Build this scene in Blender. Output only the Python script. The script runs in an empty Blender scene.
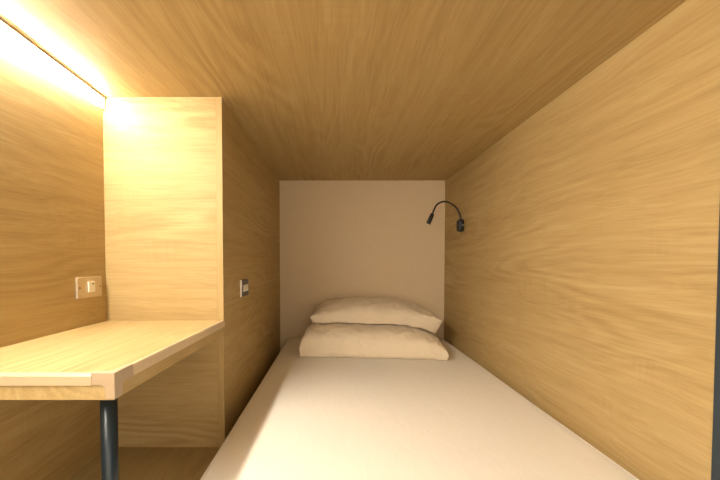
import bpy, bmesh, math, random
from mathutils import Vector, Matrix, noise

S = bpy.context.scene
COL = S.collection
random.seed(4)

# ------------------------------------------------------------------ measures (metres; X right, Y into the capsule, Z up, floor at 0)
H = 0.5655                 # camera height
XL, XR = -0.694, 0.657     # inner faces of left and right wall
YB = 2.181                 # back wall
YF = 1.0846                # front face of the boxed-in block behind the desk
XS = -0.340                # side face of that block
ZC = H + 0.490             # ceiling
DESK = H - 0.1769          # desk top
MT = 0.112                 # mattress height

# ------------------------------------------------------------------ node helpers
def new_mat(name):
    m = bpy.data.materials.new(name); m.use_nodes = True
    nt = m.node_tree; nt.nodes.clear()
    out = nt.nodes.new('ShaderNodeOutputMaterial')
    b = nt.nodes.new('ShaderNodeBsdfPrincipled')
    nt.links.new(b.outputs[0], out.inputs[0])
    return m, nt, b

def N(nt, typ, **kw):
    n = nt.nodes.new(typ)
    for k, v in kw.items():
        if k in n.inputs: n.inputs[k].default_value = v
        else: setattr(n, k, v)
    return n

def math_n(nt, op, a, b=None):
    n = nt.nodes.new('ShaderNodeMath'); n.operation = op
    for i, v in enumerate((a, b)):
        if v is None: continue
        if isinstance(v, (int, float)): n.inputs[i].default_value = v
        else: nt.links.new(v, n.inputs[i])
    return n.outputs[0]

def map_range(nt, v, a, b, c, d):
    n = nt.nodes.new('ShaderNodeMapRange')
    n.inputs[1].default_value = a; n.inputs[2].default_value = b
    n.inputs[3].default_value = c; n.inputs[4].default_value = d
    nt.links.new(v, n.inputs[0]); return n.outputs[0]

def ramp(nt, v, stops):
    r = nt.nodes.new('ShaderNodeValToRGB')
    e = r.color_ramp.elements
    while len(e) < len(stops): e.new(0.5)
    for el, (p, c) in zip(e, stops):
        el.position = p; el.color = (*c, 1)
    nt.links.new(v, r.inputs[0]); return r.outputs[0]

def noise_tex(nt, vec, scale, loc=(0, 0, 0), detail=4, rough=0.55, dist=0.0):
    mp = nt.nodes.new('ShaderNodeMapping')
    mp.inputs['Scale'].default_value = scale; mp.inputs['Location'].default_value = loc
    nt.links.new(vec, mp.inputs[0])
    n = nt.nodes.new('ShaderNodeTexNoise')
    n.inputs['Scale'].default_value = 1; n.inputs['Detail'].default_value = detail
    n.inputs['Roughness'].default_value = rough; n.inputs['Distortion'].default_value = dist
    nt.links.new(mp.outputs[0], n.inputs['Vector'])
    return n.outputs['Fac']

WOOD_DARK, WOOD_MID, WOOD_LIGHT = (0.335, 0.222, 0.085), (0.45, 0.323, 0.140), (0.545, 0.414, 0.203)

def wood(name, axis, seed=0.0, tint=1.0, contrast=.82):
    """oak laminate, the grain running along the given world axis"""
    m, nt, b = new_mat(name)
    tc = nt.nodes.new('ShaderNodeTexCoord')
    sep = nt.nodes.new('ShaderNodeSeparateXYZ'); nt.links.new(tc.outputs['Object'], sep.inputs[0])
    comb = nt.nodes.new('ShaderNodeCombineXYZ')
    order = {'X': (0, 1, 2), 'Y': (1, 0, 2), 'Z': (2, 0, 1)}[axis]
    for i, o in enumerate(order): nt.links.new(sep.outputs[o], comb.inputs[i])
    v = comb.outputs[0]
    s = seed
    # slow warp so that the streaks wander and close into cathedral figures
    warp = noise_tex(nt, v, (1.6, 5.0, 5.0), (s, s * 1.7, s), 2, .5)
    wsc = math_n(nt, 'MULTIPLY', math_n(nt, 'SUBTRACT', warp, .5), .07)
    add = nt.nodes.new('ShaderNodeCombineXYZ')
    nt.links.new(wsc, add.inputs[1]); nt.links.new(wsc, add.inputs[2])
    va = nt.nodes.new('ShaderNodeVectorMath'); va.operation = 'ADD'
    nt.links.new(v, va.inputs[0]); nt.links.new(add.outputs[0], va.inputs[1])
    w = va.outputs[0]
    broad = noise_tex(nt, w, (.55, 8, 8), (s * 2, s, s), 3, .5)          # board-wide tone bands
    streak = noise_tex(nt, w, (1.5, 48, 48), (s, s * 3, s), 5, .6, .25)   # growth streaks
    fine = noise_tex(nt, w, (5, 260, 260), (s, s, s * 2), 3, .6)         # pores
    ring = noise_tex(nt, w, (.75, 5.5, 5.5), (s * 4, s, s), 1.5, .5)
    rings = math_n(nt, 'SINE', math_n(nt, 'MULTIPLY', ring, 95.0))
    rmask = map_range(nt, noise_tex(nt, v, (1.1, 4.5, 4.5), (s * 5 + 3, s, s), 2), .48, .68, 0, 1)
    saw = noise_tex(nt, v, (150, 7, 7), (s, s * 6, s), 2)                # cross-wise saw marks, in patches only
    smask = map_range(nt, noise_tex(nt, v, (3.5, 7, 7), (s + 9, s, s), 2), .56, .72, 0, 1)
    f = math_n(nt, 'MULTIPLY', math_n(nt, 'SUBTRACT', broad, .5), .5 * contrast)
    f = math_n(nt, 'ADD', f, math_n(nt, 'MULTIPLY', math_n(nt, 'SUBTRACT', streak, .5), .72 * contrast))
    f = math_n(nt, 'ADD', f, math_n(nt, 'MULTIPLY', math_n(nt, 'SUBTRACT', fine, .5), .80 * contrast))
    f = math_n(nt, 'ADD', f, math_n(nt, 'MULTIPLY', math_n(nt, 'MULTIPLY', rings, rmask), .17 * contrast))
    f = math_n(nt, 'ADD', f, math_n(nt, 'MULTIPLY', math_n(nt, 'MULTIPLY', math_n(nt, 'SUBTRACT', saw, .5), smask), .45 * contrast))
    f = math_n(nt, 'ADD', f, .5)
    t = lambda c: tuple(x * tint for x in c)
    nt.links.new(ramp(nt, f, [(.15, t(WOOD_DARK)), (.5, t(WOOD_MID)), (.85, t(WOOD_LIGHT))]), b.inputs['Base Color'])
    b.inputs['Roughness'].default_value = .55
    b.inputs['Specular IOR Level'].default_value = .3
    bp = nt.nodes.new('ShaderNodeBump'); bp.inputs['Strength'].default_value = .12; bp.inputs['Distance'].default_value = .0012
    nt.links.new(f, bp.inputs['Height']); nt.links.new(bp.outputs[0], b.inputs['Normal'])
    return m

def fabric(name, col, scale=900.0, strength=.25, dist=.006):
    m, nt, b = new_mat(name)
    tc = nt.nodes.new('ShaderNodeTexCoord')
    a = noise_tex(nt, tc.outputs['Object'], (scale, scale * .25, scale), (0, 0, 0), 2)
    c = noise_tex(nt, tc.outputs['Object'], (scale * .25, scale, scale), (3, 1, 0), 2)
    f = math_n(nt, 'MULTIPLY', math_n(nt, 'ADD', a, c), .5)
    lo = tuple(x * .93 for x in col); hi = tuple(min(1, x * 1.05) for x in col)
    nt.links.new(ramp(nt, f, [(.3, lo), (.7, hi)]), b.inputs['Base Color'])
    b.inputs['Roughness'].default_value = .9
    b.inputs['Specular IOR Level'].default_value = .15
    b.inputs['Sheen Weight'].default_value = .15
    crease = noise_tex(nt, tc.outputs['Object'], (26, 9, 18), (1, 2, 3), 4, .5, .6)
    h = math_n(nt, 'ADD', math_n(nt, 'MULTIPLY', f, .12), crease)
    bp = nt.nodes.new('ShaderNodeBump'); bp.inputs['Strength'].default_value = strength; bp.inputs['Distance'].default_value = dist
    nt.links.new(h, bp.inputs['Height']); nt.links.new(bp.outputs[0], b.inputs['Normal'])
    return m

def plain(name, col, rough=.5, metal=0.0, var=.06, scale=40.0, stretch=(1, 1, 1), spec=.5):
    m, nt, b = new_mat(name)
    tc = nt.nodes.new('ShaderNodeTexCoord')
    f = noise_tex(nt, tc.outputs['Object'], tuple(scale * s for s in stretch), (0, 0, 0), 3)
    nt.links.new(ramp(nt, f, [(.3, tuple(c * (1 - var) for c in col)), (.7, tuple(min(1, c * (1 + var)) for c in col))]), b.inputs['Base Color'])
    b.inputs['Roughness'].default_value = rough; b.inputs['Metallic'].default_value = metal
    b.inputs['Specular IOR Level'].default_value = spec
    return m

W_Y = wood('oak_laminate_along', 'Y', 0.0)
W_YR = wood('oak_laminate_right', 'Y', 3.3)
W_YC = wood('oak_laminate_ceiling', 'Y', 7.1)
W_X = wood('oak_laminate_across', 'X', 1.2)
W_D = wood('oak_laminate_desk', 'Y', 5.4, 1.0, .7)
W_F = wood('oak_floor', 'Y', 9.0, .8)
W_E = wood('oak_edge_band', 'Z', 2.2, 1.0, .35)
PLASTER = plain('painted_back_panel', (.73, .60, .41), .8, 0, .02, 60)
SHEET = fabric('cream_sheet', (.85, .81, .73))
PILLOW = fabric('cream_pillowcase', (.83, .72, .55), 800, .8, .012)
ALU = plain('champagne_aluminium_trim', (.70, .57, .38), .28, .3, .04, 30, (1, 12, 12))
CAP = plain('translucent_corner_cap', (.47, .36, .24), .35, 0, .03, 30)
LEG = plain('blue_black_powder_coat', (.012, .022, .030), .32, .2, .05, 80)
BLACK = plain('matt_black_metal', (.012, .013, .014), .42, .1, .05, 120)
DGREY = plain('dark_slate_metal', (.030, .046, .064), .5, .1, .04, 60)
STEEL = plain('satin_steel_plate', (.62, .52, .38), .38, .65, .05, 60, (1, 1, 12))
SLATE = plain('dark_satin_plate', (.16, .15, .16), .4, .4, .05, 60)
WHITE = plain('white_plastic', (.88, .86, .80), .4, 0, .02, 60)
SCREW = plain('screw_metal', (.10, .08, .06), .4, .6, .05, 200)
GAP_SHADE = plain('brown_gap_shade', (.28, .20, .10), .6, 0, .05, 60)  # shade of the gap at the ceiling, put into a brown colour

LED, nt, b = new_mat('warm_led_diffuser')
b.inputs['Base Color'].default_value = (.9, .85, .75, 1)
b.inputs['Emission Color'].default_value = (1.0, .92, .80, 1)
b.inputs['Emission Strength'].default_value = 59.0

# ------------------------------------------------------------------ object helpers
def link(name, bm, mat, parent=None, smooth=False, mod=None):
    bmesh.ops.recalc_face_normals(bm, faces=bm.faces)
    me = bpy.data.meshes.new(name); bm.to_mesh(me); bm.free()
    me.materials.append(mat)
    if smooth:
        for p in me.polygons: p.use_smooth = True
    o = bpy.data.objects.new(name, me); COL.objects.link(o)
    if parent is not None:
        o.parent = parent
        o.matrix_parent_inverse = Matrix.Translation(-parent.location)
    return o

def box(bm, lo, hi, bevel=0.0, seg=2):
    r = bmesh.ops.create_cube(bm, size=1)
    vs = r['verts']
    for v in vs:
        v.co = Vector([lo[i] + (v.co[i] + .5) * (hi[i] - lo[i]) for i in range(3)])
    if bevel:
        es = list({e for v in vs for e in v.link_edges})
        bmesh.ops.bevel(bm, geom=es, offset=bevel, segments=seg, profile=.5, affect='EDGES')
    return bm

def bx(lo, hi, bevel=0.0, seg=2): return box(bmesh.new(), lo, hi, bevel, seg)

def structure(name, bm, mat):
    o = link(name, bm, mat); o['kind'] = 'structure'; return o

def thing(name, label, cat, loc, group=None):
    o = bpy.data.objects.new(name, None); COL.objects.link(o)
    o.location = loc; o.empty_display_size = .05
    o['label'] = label; o['category'] = cat
    if group: o['group'] = group
    return o

def tube(bm, pts, r, n=16, cap=True):
    """sweep a circle of radius r (a number or one per point) along pts"""
    pts = [Vector(p) for p in pts]; rings = []
    rs = r if isinstance(r, (list, tuple)) else [r] * len(pts)
    ref = None
    for i, p in enumerate(pts):
        t = (pts[min(i + 1, len(pts) - 1)] - pts[max(i - 1, 0)]).normalized()
        if ref is None:
            ref = Vector((0, 1, 0)) if abs(t.y) < .9 else Vector((1, 0, 0))
        a = (ref - t * ref.dot(t)).normalized(); ref = a; c = t.cross(a)
        rings.append([bm.verts.new(p + (a * math.cos(q) + c * math.sin(q)) * rs[i]) for q in [2 * math.pi * k / n for k in range(n)]])
    for a, c in zip(rings, rings[1:]):
        for k in range(n): bm.faces.new((a[k], a[(k + 1) % n], c[(k + 1) % n], c[k]))
    if cap:
        bm.faces.new(rings[0]); bm.faces.new(rings[-1])
    return bm

def loft(bm, sections):
    """closed polygon sections joined into a solid"""
    rs = [[bm.verts.new(p) for p in s] for s in sections]
    for a, c in zip(rs, rs[1:]):
        n = len(a)
        for k in range(n): bm.faces.new((a[k], a[(k + 1) % n], c[(k + 1) % n], c[k]))
    bm.faces.new(rs[0]); bm.faces.new(rs[-1])
    return bm

def catmull(pts, n=8):
    P = [Vector(p) for p in pts]; P = [2 * P[0] - P[1]] + P + [2 * P[-1] - P[-2]]
    out = []
    for i in range(1, len(P) - 2):
        for k in range(n):
            t = k / n
            out.append(.5 * ((2 * P[i]) + (P[i + 1] - P[i - 1]) * t + (2 * P[i - 1] - 5 * P[i] + 4 * P[i + 1] - P[i + 2]) * t * t
                             + (3 * P[i] - P[i - 1] - 3 * P[i + 1] + P[i + 2]) * t ** 3))
    out.append(P[-2]); return out

# ------------------------------------------------------------------ setting
Y0 = -0.60                                   # the open front of the capsule, behind the camera
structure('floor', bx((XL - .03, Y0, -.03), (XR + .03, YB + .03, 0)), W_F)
structure('ceiling', bx((XL - .03, Y0, ZC), (XR + .03, YB + .03, ZC + .03)), W_YC)
structure('wall_left', bx((XL - .03, Y0, 0), (XL, YB + .03, ZC)), W_Y)
structure('wall_right', bx((XR, .620, 0), (XR + .03, YB + .03, ZC)), W_YR)
structure('trim_1', bx((XR - .001, .560, 0), (XR + .03, .6198, ZC), .0015), DGREY)
structure('wall_right_entrance', bx((XR, Y0, 0), (XR + .03, .5598, ZC)), DGREY)
structure('wall_back', bx((XL, YB, 0), (XR, YB + .03, ZC)), PLASTER)
# the boxed-in block behind the desk: front panel butting against the edge-banded side panel
structure('wall_block_front', bx((XL, YF, 0), (XS - .0185, YF + .018, ZC)), W_X)
structure('wall_block_side', bx((XS - .018, YF + .0004, 0), (XS, YB, ZC)), W_Y)
structure('trim_2', bx((XS - .018, YF - .0004, 0), (XS, YF + .0004, ZC)), W_E)

# ------------------------------------------------------------------ corner strip light (top left corner)
led = thing('strip_light', 'glowing warm strip light running along the top left corner above the desk', 'lamp', (XL, .5, ZC))
def gap_x(y): return .0080 + .040 * (1.075 - min(1.075, max(y, .60)))
ys = [-.55, .60, 1.077]
g = .0006
secs = []; gap_secs = []
for y in ys:
    s = gap_x(y)
    secs.append([(XL + a, y, ZC - c) for a, c in ((g, g), (g, .0225), (s * .45, .0220), (s * .8, .0190), (s, .0135), (s, g))])
    gap_secs.append([(XL + s + .0003, y, ZC - g), (XL + s + .0003, y, ZC - .0085), (XL + s + .0032, y, ZC - .0085), (XL + s + .0032, y, ZC - g)])
link('diffuser', loft(bmesh.new(), secs), LED, led)
link('gap_shade_strip', loft(bmesh.new(), gap_secs), GAP_SHADE, led)  # added brown strip that stands in for the shadow gap under the ceiling
clip = link('end_clip', bx((XL + .0006, 1.0780, ZC - .036), (XL + .010, 1.0830, ZC - .0006), .001), WHITE, led)
clip['label'] = 'small white end clip'
for z in (ZC - .0265, ZC - .0325):
    link('screw', tube(bmesh.new(), [(XL + .005, 1.0779, z), (XL + .005, 1.0768, z)], .0016, 10), SCREW, clip)

# ------------------------------------------------------------------ desk
DF, DB = .564, YF - .0006
XD0, XD1 = -.3515, -.3395                    # right edge at the front and at the block
th = .0416
desk = thing('desk', 'oak laminate desk with pale metal edging fixed in the nook at left', 'desk', ((XL + XD0) / 2, (DF + DB) / 2, 0))
xl = XL + .0006
def desk_poly(z, ins=0.0):
    return [(xl, DF + ins, z), (XD0 - ins, DF + ins, z), (XD1 - ins, DB, z), (xl, DB, z)]
link('desktop', loft(bmesh.new(), [desk_poly(DESK - th), desk_poly(DESK)]), W_D, desk)
# aluminium edge profile: rounded top lip and a 17 mm face, along the front and the right side
def edge_profile(p0, p1, out, name):
    p0 = Vector(p0); p1 = Vector(p1); out = Vector(out)
    prof = [(-.006, .0002), (-.006, .0010), (-.002, .0014), (.0006, .0008), (.0032, -.0030), (.0032, -.0176), (.0002, -.0176), (.0002, .0002)]
    secs = [[tuple(p + out * a + Vector((0, 0, z))) for a, z in prof] for p in (p0, p1)]
    return link(name, loft(bmesh.new(), secs), ALU, desk)
sd = Vector((XD1 - XD0, DB - DF, 0)).normalized(); so = Vector((sd.y, -sd.x, 0))
C0 = Vector((XD0, DF, DESK))
edge_profile((xl, DF, DESK), (XD0 - .034, DF, DESK), (0, -1, 0), 'edge_trim')
edge_profile(tuple(C0 + sd * .048), (XD1, DB, DESK), so, 'edge_trim')
# plastic corner cap: shaped Y, a wing along each edge and a shank down the corner
bm = bmesh.new()
def wing(pts2, origin, along, out, t0=.0004, t1=.0034):
    a = [origin + along * u + Vector((0, 0, v)) + out * t0 for u, v in pts2]
    c = [origin + along * u + Vector((0, 0, v)) + out * t1 for u, v in pts2]
    loft(bm, [a, c])
def wing_pts(L, wd):
    p = [(-.0034, .0026), (L, .0026), (L, -.0172)]
    for k in range(7):                        # concave fillet between wing and shank
        q = math.pi / 2 * k / 6
        p.append((wd + .008 * (1 - math.sin(q)), -.0172 - .008 * (1 - math.cos(q))))
    return p + [(wd, -.0375), (wd * .75, -.0395), (-.0034, -.0395)]
wing(wing_pts(.034, .0125), C0, Vector((-1, 0, 0)), Vector((0, -1, 0)))
wing(wing_pts(.048, .018), C0, sd, so)
top = [(-.034, -.0034), (.0034, -.0034), (.0042, .048), (-.006, .048), (-.009, .012), (-.013, .007), (-.034, .006)]
loft(bm, [[C0 + Vector((x, y, z)) for x, y in top] for z in (.0006, .0030)])
cap = link('corner_cap', bm, CAP, desk, False)
cap['label'] = 'translucent plastic corner cap'
md = cap.modifiers.new('soft', 'BEVEL'); md.width = .0012; md.segments = 2
# steel leg under the front corner
lx, ly, lr = -.3815, .598, .0128
link('leg', tube(bmesh.new(), [(lx, ly, .006), (lx, ly, DESK - th - .004)], lr, 40), LEG, desk, True)
link('mounting_plate', tube(bmesh.new(), [(lx - .004, ly + .006, DESK - th - .004), (lx - .004, ly + .006, DESK - th - .0004)], .018, 32), LEG, desk)
link('foot', tube(bmesh.new(), [(lx, ly, .0003), (lx, ly, .006)], lr + .002, 32), BLACK, desk)

# ------------------------------------------------------------------ mattress
X0, X1, YM0, YM1 = -.300, XR - .003, .12, YB - .012
def mattress_top(x, y):
    u = (x - X0) / (X1 - X0) * 2 - 1
    return MT + .004 * (1 - u * u) - .004 * max(0, .5 - abs((y - 1.85) / .6)) + .0022 * noise.noise(Vector((x * 3.2, y * 2.1, 1.3)))
def rounded_slab(x0, x1, y0, y1, z0, z1, r, rp, nx=60, ny=110, nz=12):
    bm = bmesh.new()
    bmesh.ops.create_cube(bm, size=2)
    for ax, n in ((0, nx), (1, ny), (2, nz)):
        es = [e for e in bm.edges if abs((e.verts[0].co - e.verts[1].co)[ax]) > 1e-4]
        bmesh.ops.subdivide_edges(bm, edges=es, cuts=n - 1, use_grid_fill=True)
    c = Vector(((x0 + x1) / 2, (y0 + y1) / 2, (z0 + z1) / 2)); h = Vector(((x1 - x0) / 2, (y1 - y0) / 2, (z1 - z0) / 2))
    for v in bm.verts:
        s = [math.copysign(abs(a) ** .8, a) if i < 2 else a for i, a in enumerate(v.co)]
        p = Vector([s[i] * h[i] for i in range(3)])
        # plan corner rounding
        q = Vector((max(-h.x + rp, min(h.x - rp, p.x)), max(-h.y + rp, min(h.y - rp, p.y)), 0)); d = Vector((p.x - q.x, p.y - q.y, 0))
        if d.length > 1e-9:
            k = max(abs(d.x), abs(d.y)) / d.length
            p.x = q.x + d.x * k; p.y = q.y + d.y * k
        # rounding of the top and bottom rim
        e = min(h.x - abs(p.x), h.y - abs(p.y))
        if d.length > 1e-9: e = min(e, rp - Vector((p.x - q.x, p.y - q.y)).length)
        ez = h.z - abs(p.z)
        rx = r
        if e < rx and abs(s[2]) >= .999:      # top or bottom sheet curving down
            t = 1 - e / rx; p.z -= math.copysign(r * (1 - math.sqrt(max(0, 1 - t * t * .9999))), p.z) * .999
        elif abs(s[2]) < .999:                # side band follows
            p.z *= (h.z - r * .985) / h.z
        v.co = c + p
    return bm
bed = thing('mattress', 'single mattress under a cream fitted sheet filling the sleeping nook', 'mattress', ((X0 + X1) / 2, 1.1, 0))
bm = rounded_slab(X0, X1, YM0, YM1, .0008, MT, .034, .07)
for v in bm.verts:
    if v.co.z > MT - .036:
        k = (v.co.z - (MT - .036)) / .036
        v.co.z += (mattress_top(v.co.x, v.co.y) - MT) * k
link('fitted_sheet', bm, SHEET, bed, True)
bm = bmesh.new()                              # sewn rim line near the edge
ins, rp = .020, .055
pts = []
for cx, cy, a0 in ((X1 - ins - rp, YM1 - ins - rp, 0), (X0 + ins + rp, YM1 - ins - rp, 90), (X0 + ins + rp, YM0 + ins + rp, 180), (X1 - ins - rp, YM0 + ins + rp, 270)):
    for k in range(9):
        a = math.radians(a0 + k * 90 / 8); pts.append((cx + rp * math.cos(a), cy + rp * math.sin(a)))
dense = []
for i, p in enumerate(pts):
    q = pts[(i + 1) % len(pts)]; L = math.dist(p, q); n = max(1, int(L / .04))
    for k in range(n): dense.append((p[0] + (q[0] - p[0]) * k / n, p[1] + (q[1] - p[1]) * k / n))
dense.append(dense[0])
drop = .034 * (1 - math.sqrt(1 - (1 - ins / .034) ** 2))
tube(bm, [(x, y, mattress_top(x, y) - drop - .0005) for x, y in dense], .0016, 8, False)
link('piping', bm, SHEET, bed, True)

# ------------------------------------------------------------------ pillows
def pillow(name, label, cx, cy, w, d, rot, floor_fn, top_fn, prof_fn, seed, seam_at):
    """grid pillow: u across the bed, v from front to back; floor_fn gives what it lies on"""
    nu, nv = 112, 76
    ca, sa = math.cos(rot), math.sin(rot)
    P = {}
    root = thing(name, label, 'pillow', (cx, cy, floor_fn(cx, cy)), 'pillows at the head of the bed')
    bm = bmesh.new(); grid = {}
    rim = {}
    for side in (0, 1):
        for i in range(nu + 1):
            for j in range(nv + 1):
                if side == 1 and (i in (0, nu) or j in (0, nv)):
                    grid[1, i, j] = grid[0, i, j]; continue
                u = -math.cos(math.pi * i / nu); v = -math.cos(math.pi * j / nv)
                u = math.copysign(abs(u) ** .9, u); v = math.copysign(abs(v) ** .9, v)
                # sides drawn in between the corners
                lx_ = u * w / 2 * (1 - .035 * (1 - v * v)); ly_ = v * d / 2 * (1 - .045 * (1 - u * u))
                x = cx + lx_ * ca - ly_ * sa; y = cy + lx_ * sa + ly_ * ca
                prof = prof_fn(u, v)
                base = floor_fn(x, y)
                seam = seam_at(u, v)
                topz = top_fn(u, v)
                rid = 1 - abs(noise.noise(Vector((x * 13 - y * 9 + seed, y * 7 + x * 3, 7)))) * 3.2
                wr = .0075 * max(0, rid) * (.35 + .65 * abs(u)) + .006 * noise.noise(Vector((x * 9 + seed, y * 5, 2))) + .0045 * noise.noise(Vector((x * 26 + y * 14 + seed, y * 22 - x * 9, 5)))
                # gathers running in from the ends
                wr += .004 * abs(u) ** 2 * math.sin(v * 11 + 2.5 * noise.noise(Vector((x * 6, y * 6, seed))))
                if side == 0: z = seam + (topz - seam) * prof + wr * min(1, prof * 2)
                else: z = seam - (seam - 0) * 1.35 * prof
                z = max(z, base + (.0012 if side else .004 + .012 * prof))
                grid[side, i, j] = bm.verts.new((x, y, z))
    for side in (0, 1):
        for i in range(nu):
            for j in range(nv):
                try: bm.faces.new([grid[side, a, c] for a, c in ((i, j), (i + 1, j), (i + 1, j + 1), (i, j + 1))])
                except ValueError: pass
    o = link('pillowcase', bm, PILLOW, root, True)
    return root, o

bedz = lambda x, y: mattress_top(min(max(x, X0 + .05), X1 - .05), y) + .001
LC = (.190, 1.870, .690, .42, math.radians(-5.5))
def low_top(u, v): return .243 - .008 * u - .030 * max(0, u) ** 3
low, low_mesh = pillow('pillow', 'lower cream pillow lying flat on the mattress in front', *LC, bedz, low_top,
                       lambda u, v: (max(0, 1 - abs(u) ** (9 if u < 0 else 6)) ** (.24 if u < 0 else .44)) * (max(0, 1 - abs(v) ** 4) ** .34), 1.0,
                       lambda u, v: .128 + .024 * max(0, -u) + .012 * max(0, u) + .016 * (v + 1))
# height of the lower pillow's upper skin, sampled for the pillow that lies on it
from mathutils.bvhtree import BVHTree
bt = BVHTree.FromPolygons([v.co.copy() for v in low_mesh.data.vertices], [list(p.vertices) for p in low_mesh.data.polygons])
def on_low(x, y):
    z = bedz(x, y)
    for dx in (-.014, 0, .014):
        for dy in (-.014, 0, .014):
            hit = bt.ray_cast(Vector((x + dx, y + dy, 1.0)), Vector((0, 0, -1)))
            if hit[0] is not None: z = max(z, hit[0].z + .002)
    return z
pillow('pillow', 'upper cream pillow resting on the other pillow against the back wall', .208, 1.985, .675, .335, math.radians(-1.2), on_low,
       lambda u, v: .360 - .012 * u + .010 * v,
       lambda u, v: (max(0, 1 - abs(u) ** 2.4) ** .68) * (max(0, 1 - abs(v) ** 2.6) ** .45), 5.0, lambda u, v: .282 - .010 * u + .004 * v)

# ------------------------------------------------------------------ gooseneck reading lamp on the right wall
lamp = thing('reading_lamp', 'small black gooseneck reading lamp mounted on the right wall', 'lamp', (XR, 1.867, H + .16))
xb = XR - .0005
link('wall_mount', bx((xb - .030, 1.843, H + .156), (xb, 1.890, H + .220), .012, 5), BLACK, lamp, False)
link('switch_button', bx((xb - .0125, 1.8415, H + .186), (xb - .0065, 1.8440, H + .192), .0006), WHITE, lamp)['label'] = 'tiny white switch button'
neck = catmull([(xb - .014, 1.867, H + .216), (xb - .017, 1.867, H + .244), (xb - .042, 1.866, H + .286), (xb - .092, 1.864, H + .311),
                (xb - .134, 1.861, H + .298), (xb - .155, 1.858, H + .264), (xb - .162, 1.856, H + .243)], 10)
link('gooseneck', tube(bmesh.new(), neck, .0044, 14), BLACK, lamp, True)
a = Vector((xb - .1605, 1.8562, H + .249)); d = Vector((-.024, -.003, -.056)).normalized()
head = link('lamp_head', tube(bmesh.new(), [a, a + d * .002, a + d * .010, a + d * .013, a + d * .058, a + d * .060], [.0055, .0090, .0098, .0106, .0108, .0098], 28), BLACK, lamp, True)
md = head.modifiers.new('crisp', 'EDGE_SPLIT'); md.split_angle = math.radians(40)
link('lens', tube(bmesh.new(), [a + d * .0601, a + d * .0608], .008, 24), WHITE, head)

# ------------------------------------------------------------------ switch plates
pl = thing('outlet_plate', 'satin metal outlet plate with white insert on the left wall above the desk', 'outlet', (XL, 1.005, H - .069))
x0 = XL + .0005
plate = link('plate', bx((x0, .955, H - .099), (x0 + .0065, 1.055, H - .041), .0016, 2), STEEL, pl)
ins_ = link('insert', bx((x0 + .0067, .994, H - .0845), (x0 + .0095, 1.022, H - .0545), .0012, 2), WHITE, pl)
ins_['label'] = 'white plastic insert'
link('slot', bx((x0 + .0096, 1.009, H - .0625), (x0 + .0100, 1.017, H - .0595)), SCREW, ins_)
for y in (.964, 1.047):
    link('screw', tube(bmesh.new(), [(x0 + .0066, y, H - .070), (x0 + .0074, y, H - .070)], .0022, 14), SCREW, pl)
sw = thing('light_switch', 'small dark switch plate with cream rocker on the block wall beside the bed', 'switch', (XS, 1.322, H - .096))
x0 = XS + .0005
link('plate', bx((x0, 1.2732, H - .124), (x0 + .006, 1.372, H - .065), .0014, 2), SLATE, sw)
link('edge_frame', bx((x0, 1.2700, H - .1245), (x0 + .0062, 1.2730, H - .0645), .0010, 2), WHITE, sw)['label'] = 'pale metal edge'
link('rocker', bx((x0 + .0062, 1.290, H - .108), (x0 + .0085, 1.358, H - .083), .0012, 2), WHITE, sw)['label'] = 'cream rocker'

# ------------------------------------------------------------------ light and camera
w = bpy.data.worlds.new('corridor_ambient'); S.world = w; w.use_nodes = True
w.node_tree.nodes['Background'].inputs[0].default_value = (1.0, .85, .68, 1)
w.node_tree.nodes['Background'].inputs[1].default_value = 1.0

cam = bpy.data.cameras.new('camera'); co = bpy.data.objects.new('camera', cam); COL.objects.link(co)
cam.sensor_width = 36; cam.lens = 18.0; cam.clip_start = .01
cam.shift_x = .03333; cam.shift_y = .0454
co.location = (0, 0, H); co.rotation_euler = (math.radians(90 - 1.7), 0, 0)
S.camera = co
S.view_settings.view_transform = 'Standard'; S.view_settings.look = 'None'
S.view_settings.gamma = 1; S.view_settings.use_curve_mapping = False
S.view_settings.exposure = 1.50
